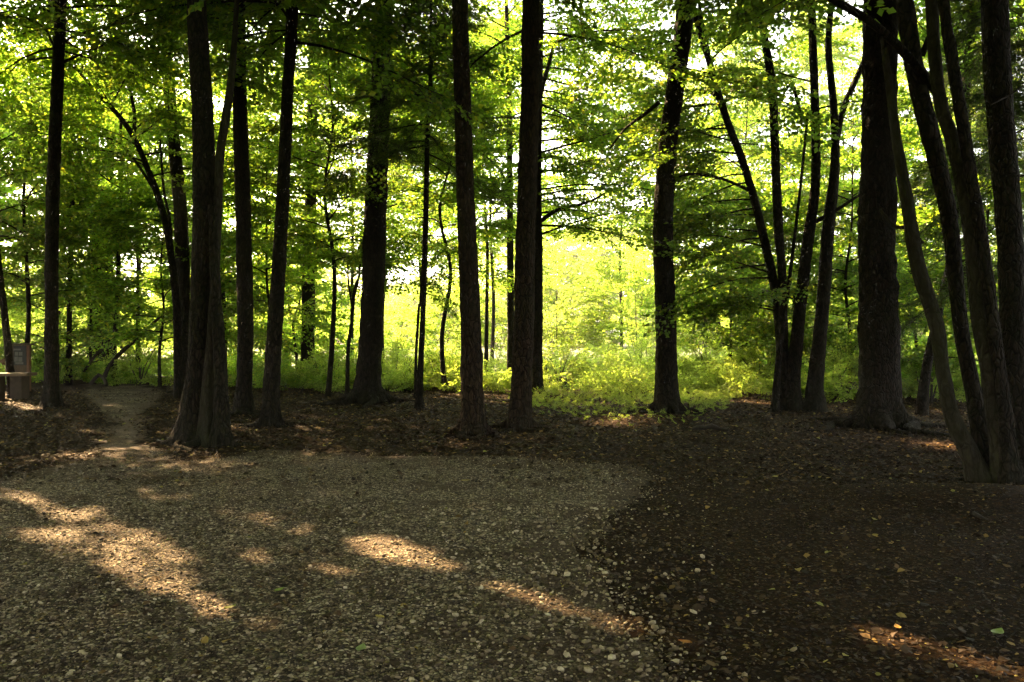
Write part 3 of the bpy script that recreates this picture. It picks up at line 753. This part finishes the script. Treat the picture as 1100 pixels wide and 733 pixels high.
BT('thin_tree', 'thin dark stem leaning left, passing behind the bench at the left edge', 20.5,
   [[(14, 428, 9), (10, 390, 8), (5, 340, 7), (-2, 280, 6), (-8, 200, 5)]], seg=10, flare=.3, top=8, crowns=[dict(z0=3.8, z1=8, Rm=2.6, n=14, spl=7, size=.95, tmpl=SPR)])

# ================================================================== YOUNG LEAFY TREES
Y = young_tree
YT = [  # px, d, h, z0, z1, Rm, n, lean, label
    (22, 23, 9.5, 2.6, 9.5, 3.0, 26, .02, 'leafy young tree behind the notice board at the left edge'),
    (148, 27, 10, 2.2, 10, 3.2, 28, -.02, 'leafy young tree behind the thin stem and leaning dead branch at left'),
    (172, 24, 6, 1.2, 6, 2.2, 22, .02, 'low leafy young tree right of the leaning dead branch at left'),
    (98, 27, 6.5, .5, 6.5, 2.4, 24, .0, 'low dense young tree behind the foot of the shaded double trunk'),
    (52, 26, 5.5, .5, 5.5, 2.2, 22, .01, 'low dense young tree between the notice board and forked sapling'),
    (268, 28, 6.0, .5, 6.0, 2.4, 22, .0, 'low dense young tree behind the trunk just right of the double tree'),
    (318, 27, 5.0, .6, 5.0, 2.2, 20, .0, 'low dense young tree behind the dark trunk that fades into leaves'),
    (240, 25, 10.5, 2.6, 10.5, 3.0, 26, .0, 'leafy young tree showing behind the grey-stemmed double tree'),
    (284, 23, 7.5, 2.2, 7.5, 2.4, 22, .01, 'leafy young tree between the two dark trunks right of the double tree'),
    (352, 20.5, 8.8, 3.4, 8.8, 2.9, 28, .01, 'leafy young beech layered in front of sky, just left of the thick flared trunk'),
    (412, 25, 10.5, 4.2, 10.5, 3.0, 26, -.01, 'leafy young tree behind the thick flared trunk left of centre'),
    (478, 22, 8.4, 3.4, 8.4, 2.6, 24, .02, 'leafy young tree between the thin straight stem and the reddish scaly trunk'),
    (522, 26, 11.5, 4.6, 11.5, 3.2, 28, .0, 'leafy young tree in the gap just right of the reddish scaly trunk'),
    (800, 25, 9, 3.4, 9, 2.6, 16, .01, 'taller leafy young tree behind the left stems of the five-stemmed clump'),
    (788, 23.5, 5.6, 1.0, 5.6, 2.4, 26, .0, 'layered young beech right of the leaning trunk, against the bright clearing'),
    (858, 23, 6.2, .7, 6.2, 2.6, 28, .0, 'bushy young tree leafy to the ground behind the five-stemmed clump'),
    (912, 21, 7.5, .6, 7.5, 2.5, 32, .01, 'leafy young tree filling the gap between the five-stemmed clump and thickest trunk'),
    (985, 22, 7.0, .6, 7.0, 2.5, 28, .0, 'leafy young tree right of the thickest trunk, behind the curved stem'),
    (1058, 18, 5.0, .7, 5.0, 2.0, 20, .0, 'leafy young tree behind the right leaning stems'),
]
for k, (px, d, h, z0, z1, Rm, n, lean, lab) in enumerate(YT):
    Y('young_beech', lab, px, d, h, z0, z1, Rm, int(n * 1.0), spl=8, bend=.09, lean=lean, w=.055 if h < 8 else .075, leafmat='leaf', group='young leafy trees under the tall trunks')
Y('young_fir', 'dark young fir with drooping boughs behind the trunk at the right edge', 1122, 13, 9, 2.4, 9, 2.6, 34, w=.09, tmpl=SPR_FIR, leafmat='leaf_dark', cat='fir tree', prof='cone', elev=(-15, 5), size=.9, droop=.03)
Y('young_fir', 'dark fir boughs between the grey leaning stems and the right edge trunk', 1040, 19, 10, 5.0, 10, 1.8, 20, w=.09, tmpl=SPR_FIR, leafmat='leaf_dark', cat='fir tree', prof='cone', elev=(-15, 5), size=.9, droop=.03)

BG = [  # px, d, h, z0, label
    (-10, 34, 12, .6, 'sunlit leafy tree cut by the left edge, beyond the bench'), (62, 38, 13, .5, 'sunlit leafy tree beyond the slim far-left trunk'),
    (150, 40, 13, .5, 'sunlit leafy tree beyond the leaning dead branch'), (232, 37, 12.5, .6, 'sunlit leafy tree beyond the grey-stemmed double tree'),
    (310, 40, 15, 1.6, 'sunlit leafy tree beyond the leaning slender trunk'), (378, 37, 15, 4.5, 'sunlit leafy tree beyond the thick flared trunk'),
    (452, 41, 16, 4.8, 'sunlit leafy tree beyond the thin straight stem'), (528, 38, 16, 5.2, 'sunlit leafy tree beyond the gap right of the reddish trunk'),
    (668, 44, 16, 6.5, 'sunlit leafy crown high beyond the gap left of the leaning trunk'),
    (770, 40, 17, 5.2, 'sunlit leafy crown beyond the gap right of the leaning trunk'), (838, 37, 17, 2.4, 'sunlit leafy tree beyond the middle of the five-stemmed clump'),
    (905, 40, 17, 1.5, 'sunlit leafy tree beyond the gap left of the thickest trunk'), (975, 37, 16, 1.5, 'sunlit leafy tree beyond the curved grey stem'),
    (1040, 40, 16, 1.5, 'sunlit leafy tree beyond the grey leaning stems'), (1112, 36, 15, 1.5, 'sunlit leafy tree beyond the trunk at the right edge')]
for k, (px, d, h, z0, lab) in enumerate(BG):
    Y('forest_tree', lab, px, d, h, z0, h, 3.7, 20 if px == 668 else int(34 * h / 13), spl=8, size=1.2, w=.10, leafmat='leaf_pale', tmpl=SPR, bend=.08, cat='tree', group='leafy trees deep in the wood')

# unseen trees added outside the frame to shade the clearing
for k, (x, y, h) in enumerate([(-15.5, 14, 14), (-17.5, 20, 15), (-21, 26, 14), (-25, 20, 16), (-13.5, 8.5, 14), (-29, 31, 15), (-20, 13, 15), (-9, 3.0, 13), (-30, 24, 16), (-24, 33, 14), (-10.5, 11.5, 15), (-13, 5, 15), (-17, 9, 17)]):
    Y('shade_tree', 'unseen tree added beyond the left edge to shade the clearing', 550 + x / y * F, y, h, 8.6 if (x, y) == (-10.5, 11.5) else (2.6 if x < -.643 * (y + 4) - 4.4 else 5.5), h, 4.2 if x < -.643 * (y + 4) - 4.2 else 3.0, 36, spl=7, size=1.5, w=.16, tmpl=SPR_BIG, cat='tree', group='trees beyond the left edge', prof='dome')
for k, (x, y, h) in enumerate([(6.5, 1.5, 14), (-3, -5, 15), (4, -6, 15), (12, 7, 14), (14, 14, 15), (10, -2, 14), (-9, -6, 15), (0.5, -9, 16), (0.5, -3.2, 17), (-6.8, 2.5, 17), (5.5, -3.5, 16), (10.5, 10, 15), (12, 4, 15), (2.0, -4.5, 16), (17, 9, 16), (8, -9, 16), (-5, -12, 16), (3, -4.5, 15), (-4.5, -4.0, 15), (7.5, 5, 15), (16, 3, 15), (-14, -3, 16)]):
    root = Y('shade_tree', 'unseen tree added behind or beside the viewpoint to block sky light', 550 + x / abs(y) * F * (1 if y > 0 else 1), abs(y), h, 8.5, h, 4.8, 44, spl=7, size=1.6, w=.18, tmpl=SPR_BIG, cat='tree', group='trees around the viewpoint', carve=True) if y > 0 else None
    if y < 0:
        root = Y('shade_tree', 'unseen tree added behind or beside the viewpoint to block sky light', 550, 200, h, 3.6, h, 5.0, 64, spl=7, size=1.6, w=.18, tmpl=SPR_BIG, cat='tree', group='trees around the viewpoint', carve=False)
        root.location = (x, y, 0)

# ================================================================== UNDERGROWTH
def plants(n, xr, yr, hfun, nsp, size, accept=None):
    P, D, Sc, Ro = [], [], [], []
    for k in range(n):
        x = rng.uniform(*xr); y = yr[0] + (yr[1] - yr[0]) * rng.random() ** 1.2
        if accept and not accept(x, y): continue
        h = hfun(x, y) * rng.uniform(.5, 1.2)
        for j in range(nsp):
            a = rng.uniform(0, 6.28); e = rng.uniform(.15, 1.3)
            z = h * rng.uniform(.0, .75)
            P.append([x + rng.normal(0, .12), y + rng.normal(0, .12), float(gz(x, y)) + z]); D.append([math.cos(a) * math.cos(e), math.sin(a) * math.cos(e), math.sin(e) * .8])
            Sc.append(size * rng.uniform(.6, 1.2) * min(1, .5 + h)); Ro.append(rng.normal(0, .5))
    return stamp(SPR, np.array(P), np.array(D), np.array(Sc), np.array(Ro))
def front(x):                            # where the undergrowth begins
    return 22.0 - .9 * math.exp(-((x - 2.5) / 4) ** 2) * 1.5 - (1.5 if x > 5 else 0) + .5 * math.sin(x * 1.7) + (2.5 if x < -8 else 0)
q, i = plants(1000, (-19, 17), (19.5, 31), lambda x, y: .35 + .09 * max(0, y - front(x)), 5, .62, lambda x, y: y > front(x))
cx_ = q[:, :, 0].mean(1); dk = (cx_ < -5.2 + .8 * np.sin(q[:, 0, 1] * 2)) | (cx_ > 7.2)  # bright centre, darker sides: light and shade put into the leaf colours
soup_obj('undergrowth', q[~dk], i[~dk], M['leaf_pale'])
tag(soup_obj('undergrowth', q[dk], i[dk], M['leaf']), 'undergrowth at the left and right of the clearing edge, shade put into its darker green', 'undergrowth', kind='stuff')
tag(bpy.data.objects['undergrowth'], 'knee-high undergrowth along the far edge of the clearing, sunlight put into its bright green', 'undergrowth', kind='stuff')
q, i = plants(2100, (.0, 6.0), (12.8, 21.2), lambda x, y: .06 + .04 * max(0, y - 15), 2, .20, lambda x, y: rng.random() < np.clip((y - 12.6) / 7, .06, 1) ** 1.6 and abs(x - 2.4) < .4 + .42 * (y - 13))
soup_obj('ground_cover', q, i, M['leaf_pale'])
tag(bpy.data.objects['ground_cover'], 'low green seedlings creeping out from the clearing edge onto the litter', 'ground cover', kind='stuff')

SH = [  # px, d, h, R, label
    (690, 25.5, 1.5, 1.3, 'rounded green bush left of the leaning trunk at the clearing edge'), (600, 24, 1.3, 1.1, 'green bush right of the hidden slim trunk at the clearing edge'),
    (480, 23.5, 1.3, 1.2, 'green bush between the thin straight stem and reddish trunk'), (430, 24, 1.2, 1.0, 'green bush just right of the thick flared trunk'),
    (350, 23.5, 1.2, 1.1, 'green bush left of the thin wavy sapling'), (765, 24, 1.6, 1.3, 'green bush right of the leaning trunk at the clearing edge'),
    (815, 22, 1.4, 1.1, 'green bush at the left foot of the five-stemmed clump'), (905, 19.5, 1.3, 1.0, 'green bush between the clump and the thickest trunk'),
    (1000, 19, 1.2, 1.0, 'green bush behind the foot of the curved grey stem'), (150, 25, 1.5, 1.2, 'green bush under the leaning dead branch at left')]
def bush(name, lab, px, d, h, Rr, n, size, leafmat, group):
    NTREE[0] += 1; r = np.random.default_rng(500 + NTREE[0])
    x, y = (px - 550) / F * d, d
    root = thing(name, (x, y, 0), lab, 'bush', group)
    part = Parts(); P, D = [], []
    for k in range(7):
        a = r.uniform(0, 6.28); q = np.array([x + math.cos(a) * Rr * .5, y + math.sin(a) * Rr * .5, h * .8])
        part.tube(np.array([[x, y, -.05], (np.array([x, y, 0]) * .5 + q * .5) + r.normal(0, .08, 3), q]), [.02, .014, .006], 5, cap=False)
    for k in range(n):
        a = r.uniform(0, 6.28); e = math.asin(r.uniform(.0, 1)); rr = r.uniform(.45, .95) * (1 + .25 * math.sin(3 * a + px))
        v = np.array([math.cos(a) * math.cos(e), math.sin(a) * math.cos(e), math.sin(e)])
        P.append([x + v[0] * Rr * rr * .8, y + v[1] * Rr * rr * .8, h * (.1 + .8 * v[2] * rr)]); D.append([v[0], v[1], v[2] * .5 + r.normal(0, .2)])
    q, i = stamp(SPR, P, D, size * r.uniform(.7, 1.2, n), r.normal(0, .4, n))
    part.build('stem', M['twig'], root); soup_obj('crown', q, i, M[leafmat], root)
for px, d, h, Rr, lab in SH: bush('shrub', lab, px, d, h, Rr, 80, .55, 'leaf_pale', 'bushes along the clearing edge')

# sunlit bushes and small trees out in the meadow
MB = [(598, 44, 8.0, 3.2, 'sunlit pale bush in the clearing, right beside the hidden slim trunk'), (640, 50, 11, 4.6, 'tall sunlit bush in the bright clearing left of the leaning trunk'),
      (685, 43, 8.0, 3.2, 'sunlit bush in the bright clearing against the left side of the leaning trunk'), (760, 46, 8, 3.4, 'sunlit bush in the clearing right of the leaning trunk'),
      (815, 52, 7, 3.6, 'tall sunlit bush in the clearing behind the left stems of the clump'), (535, 47, 7, 3.2, 'sunlit bush in the clearing seen right of the reddish trunk'),
      (475, 44, 6, 3.0, 'sunlit bush in the clearing seen left of the reddish trunk'), (425, 50, 5.5, 3.2, 'sunlit bush in the clearing seen right of the thick flared trunk'),
      (355, 46, 4.5, 3.0, 'sunlit bush in the clearing seen left of the thick flared trunk'), (890, 45, 6, 3.2, 'sunlit bush beyond the gap between the clump and the thickest trunk'),
      (290, 52, 5, 3.0, 'sunlit bush beyond the leaning slender trunk'), (1000, 46, 6, 3.4, 'sunlit bush beyond the curved grey stem'), (1065, 42, 6, 3.2, 'sunlit bush beyond the grey leaning stems'),
      (170, 48, 5, 3.2, 'sunlit bush far behind the leaning dead branch'), (30, 46, 5, 3.2, 'sunlit bush far behind the notice board')]
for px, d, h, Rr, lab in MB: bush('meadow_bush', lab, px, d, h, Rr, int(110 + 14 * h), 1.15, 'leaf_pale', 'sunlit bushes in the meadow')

# far edge of the next wood
P, D = [], []
for k in range(3600):
    x = rng.uniform(-110, 110); y = rng.uniform(105, 120)
    hh = 8.5 + 6.5 * math.exp(-((x - 8) / 16) ** 2) + 2.6 * math.sin(x * .13) + 1.8 * math.sin(x * .41 + 1)
    P.append([x, y, rng.uniform(.2, hh)]); a = rng.uniform(0, 6.28); D.append([math.cos(a), math.sin(a), rng.uniform(-.3, .6)])
q, i = stamp(SPR_BIG, P, D, rng.uniform(3, 5, len(P)), rng.normal(0, .5, len(P)), False)
soup_obj('far_wood', q, i, M['leaf_pale'])
tag(bpy.data.objects['far_wood'], 'pale distant wood beyond the bright clearing', 'wood', kind='stuff')

# ================================================================== BENCH, NOTICE BOARD, FENCE, DEAD WOOD
bx, by = gpt(8, 428); bz = float(gz(bx, by))
b = thing('stone_bench', (bx, by, bz), 'pale topped bench at the left edge, in front of the notice board', 'bench')
p = Parts(); p.box((bx, by, bz + .63), (1.22, .5, .075), .06); p.build('seat', M['stone'], b, bevel=.012)
for sx in (-.3, .3):
    p = Parts(); p.box((bx + sx, by + sx * .06, bz + .26), (.30, .36, .66), .06); p.build('support', M['wood_dark'], b, bevel=.012)
nd = 22.5; nx0, nx1 = (9 - 550) / F * nd, (33 - 550) / F * nd; ncx = (nx0 + nx1) / 2
ztop, zlow = CAMH + (HZ - 371) / F * nd, CAMH + (HZ - 403) / F * nd
nb = thing('notice_board', (ncx, nd, 0), 'wooden notice board with a dark panel of faded notices behind the bench', 'notice board')
for sx in (nx0 + .05, nx1 - .05):
    p = Parts(); p.box((sx, nd, ztop / 2 - .05), (.09, .09, ztop + .1)); p.build('post', M['wood_red' if sx > ncx else 'wood'], nb, bevel=.008)
p = Parts(); p.box((ncx, nd - .01, ztop + .03), (nx1 - nx0 + .14, .16, .05)); p.build('cap_rail', M['wood'], nb, bevel=.008)
wi = nx1 - nx0 - .19
p = Parts(); p.box((ncx, nd + .005, (ztop + .17) / 2), (wi - .004, .03, ztop - .17)); p.build('backing_board', M['wood'], nb)
p = Parts(); p.box((ncx + .03, nd - .026, zlow + .55), (wi - .09, .024, .54)); p.build('panel', M['panel'], nb)
for k, (ox, oz, w, h) in enumerate([(-.07, .72, .20, .05), (-.09, .60, .09, .11), (.04, .60, .10, .10), (-.10, .45, .10, .14), (.03, .44, .11, .13), (.0, .335, .22, .06)]):
    p = Parts(); p.box((ncx + .02 + ox * .9, nd - .041, zlow + oz), (w, .004, h)); p.build('notice', M['paper'], nb)
fd = 27
fx0, fx1 = (-14 - 550) / F * fd, (66 - 550) / F * fd
fc = thing('rail_fence', ((fx0 + fx1) / 2, fd, 0), 'low reddish timber rail fence behind the notice board and slim trunk', 'fence')
for px in (-12, 2, 63):
    x = (px - 550) / F * fd; p = Parts(); p.box((x, fd, .42), (.15, .12, .95)); p.build('post', M['wood_red'], fc, bevel=.01)
for z in (.38, .74):
    p = Parts(); p.box(((fx0 + fx1) / 2, fd - .085, z), (fx1 - fx0, .045, .13)); p.build('rail', M['wood_red'], fc, bevel=.006)

def stick(name, lab, pts, mat_='deadwood', twigs=(), cat='branch'):
    K = np.array([[*at(px, py, d), w / F * d / 2] for px, py, w, d in pts])
    root = thing(name, tuple(K[0, :3]), lab, cat)
    p = Parts(); P = path_interp(K, .15); p.tube(P[:, :3], P[:, 3], 7, None, .06, len(lab))
    for tw in twigs:
        K2 = np.array([[*at(px, py, d), w / F * d / 2] for px, py, w, d in tw]); P2 = path_interp(K2, .15); p.tube(P2[:, :3], P2[:, 3], 6, None, .06, 3)
    p.build('branch', M[mat_], root, True)
stick('fallen_branch', 'long dead branch leaning up to the right behind the path at left', [(112, 405, 5, 24), (118, 392, 4, 24), (132, 377, 4, 24.2), (150, 362, 3, 24.4), (168, 344, 3, 24.6), (180, 335, 2, 24.7)],
      twigs=[[(132, 377, 2, 24.2), (124, 362, 2, 24.2), (122, 350, 1, 24.2)]])
stick('fallen_branch', 'pale dead stick propped against the shaded double trunk at left', [(90, 400, 3, 25), (100, 385, 3, 25.2), (112, 371, 2, 25.4), (119, 364, 2, 25.5)])
stick('fallen_branch', 'short dead stick crossing the propped one at the foot of the shaded trunks', [(97, 413, 4, 24), (106, 403, 4, 24.1), (113, 409, 4, 24.0), (114, 414, 4, 23.9)])
g = gpt(762, 462)
stick('fallen_log', 'small dark log on the litter right of the leaning trunk', [(742, 462, 2, 13.4), (750, 459, 5, 13.4), (757, 460, 4, 13.4), (765, 458, 6, 13.4), (773, 461, 4, 13.3), (783, 462, 2, 13.2)], cat='log')
stick('fallen_log', 'gnarled dark log lying below the grey leaning stems at lower right', [(1018, 562, 4, 7.0), (1030, 557, 8, 7.0), (1046, 560, 7, 7.0), (1060, 555, 10, 7.0), (1076, 559, 8, 6.9), (1095, 562, 7, 6.8), (1120, 563, 5, 6.7)],
      twigs=[[(1045, 552, 7, 6.95), (1062, 562, 6, 6.8), (1080, 566, 4, 6.7), (1096, 572, 3, 6.6)]], cat='log')
stick('dry_twig', 'dry pale twig standing in the sun patch at lower right', [(1070, 704, 2.5, 4.1), (1078, 696, 2.2, 4.15), (1084, 687, 2, 4.2), (1091, 677, 1.4, 4.25)], twigs=[[(1078, 696, 1.6, 4.15), (1073, 692, 1.4, 4.1), (1070, 688, 1.0, 4.08)]], cat='twig')
stick('dry_twig', 'thin pale bare twig hanging across the trunk at the right edge', [(1106, 88, 2, 8.6), (1094, 96, 2, 8.5), (1083, 103, 1.8, 8.5), (1074, 108, 1.4, 8.45), (1064, 113, 1, 8.4)], twigs=[[(1083, 103, 1.2, 8.5), (1080, 112, 1, 8.5)]], cat='twig')

# ================================================================== AIR
p = Parts(); p.box((0, 48, 12.5), (250, 160, 31)); hz = p.build('haze', M['leaf'])
m, nt_, out_, N_ = mat('morning_air'); pv = N_('ShaderNodeVolumePrincipled')
pv.inputs['Color'].default_value = (.95, .95, .92, 1); pv.inputs['Density'].default_value = HAZE; pv.inputs['Anisotropy'].default_value = .35
nt_.links.new(pv.outputs[0], out_.inputs['Volume']); hz.data.materials.clear(); hz.data.materials.append(m)
tag(hz, 'thin bright morning haze between the trees', 'haze', kind='stuff')

# ================================================================== LIGHT, CAMERA
w = bpy.data.worlds.new('World'); bpy.context.scene.world = w; w.use_nodes = True
nt = w.node_tree; bg = nt.nodes['Background']
sky = nt.nodes.new('ShaderNodeTexSky'); sky.sky_type = 'NISHITA'; sky.sun_disc = False
sky.sun_elevation = SUN_EL; sky.sun_rotation = SUN_AZ; sky.air_density = 1.0; sky.dust_density = 3.0; sky.ozone_density = 1.0
hs = nt.nodes.new('ShaderNodeHueSaturation'); hs.inputs['Saturation'].default_value = .45
nt.links.new(sky.outputs[0], hs.inputs['Color']); nt.links.new(hs.outputs[0], bg.inputs[0]); bg.inputs[1].default_value = 0.11

sl = bpy.data.lights.new('sun', 'SUN'); sl.energy = 5; sl.angle = R(.5); sl.color = (1, .70, .40)
so = bpy.data.objects.new('sun', sl); C.objects.link(so); so.rotation_euler = Vector(S).to_track_quat('Z', 'Y').to_euler(); so.location = (-20, 20, 20)

cam = bpy.data.cameras.new('camera'); co = bpy.data.objects.new('camera', cam); C.objects.link(co)
co.location = (0, 0, CAMH); co.rotation_euler = (R(90), 0, 0)
cam.sensor_width = 36; cam.lens = 36 * F / 1100; cam.shift_y = -(366.5 - HZ) / 1100; cam.clip_end = 2000; cam.clip_start = .05
sc = bpy.context.scene; sc.camera = co
sc.view_settings.view_transform = 'Standard'; sc.view_settings.look = 'None'; sc.view_settings.gamma = 1; sc.view_settings.exposure = 3.4
sc.view_settings.use_white_balance = True; sc.view_settings.white_balance_temperature = 7500
sc.render.engine = 'CYCLES'
cy = sc.cycles; cy.use_denoising = True; cy.denoiser = 'OPENIMAGEDENOISE'
cy.max_bounces = 7; cy.diffuse_bounces = 5; cy.transmission_bounces = 4; cy.glossy_bounces = 1; cy.sample_clamp_indirect = 6; cy.use_adaptive_sampling = True; cy.adaptive_threshold = .02
cy.caustics_reflective = False; cy.caustics_refractive = False
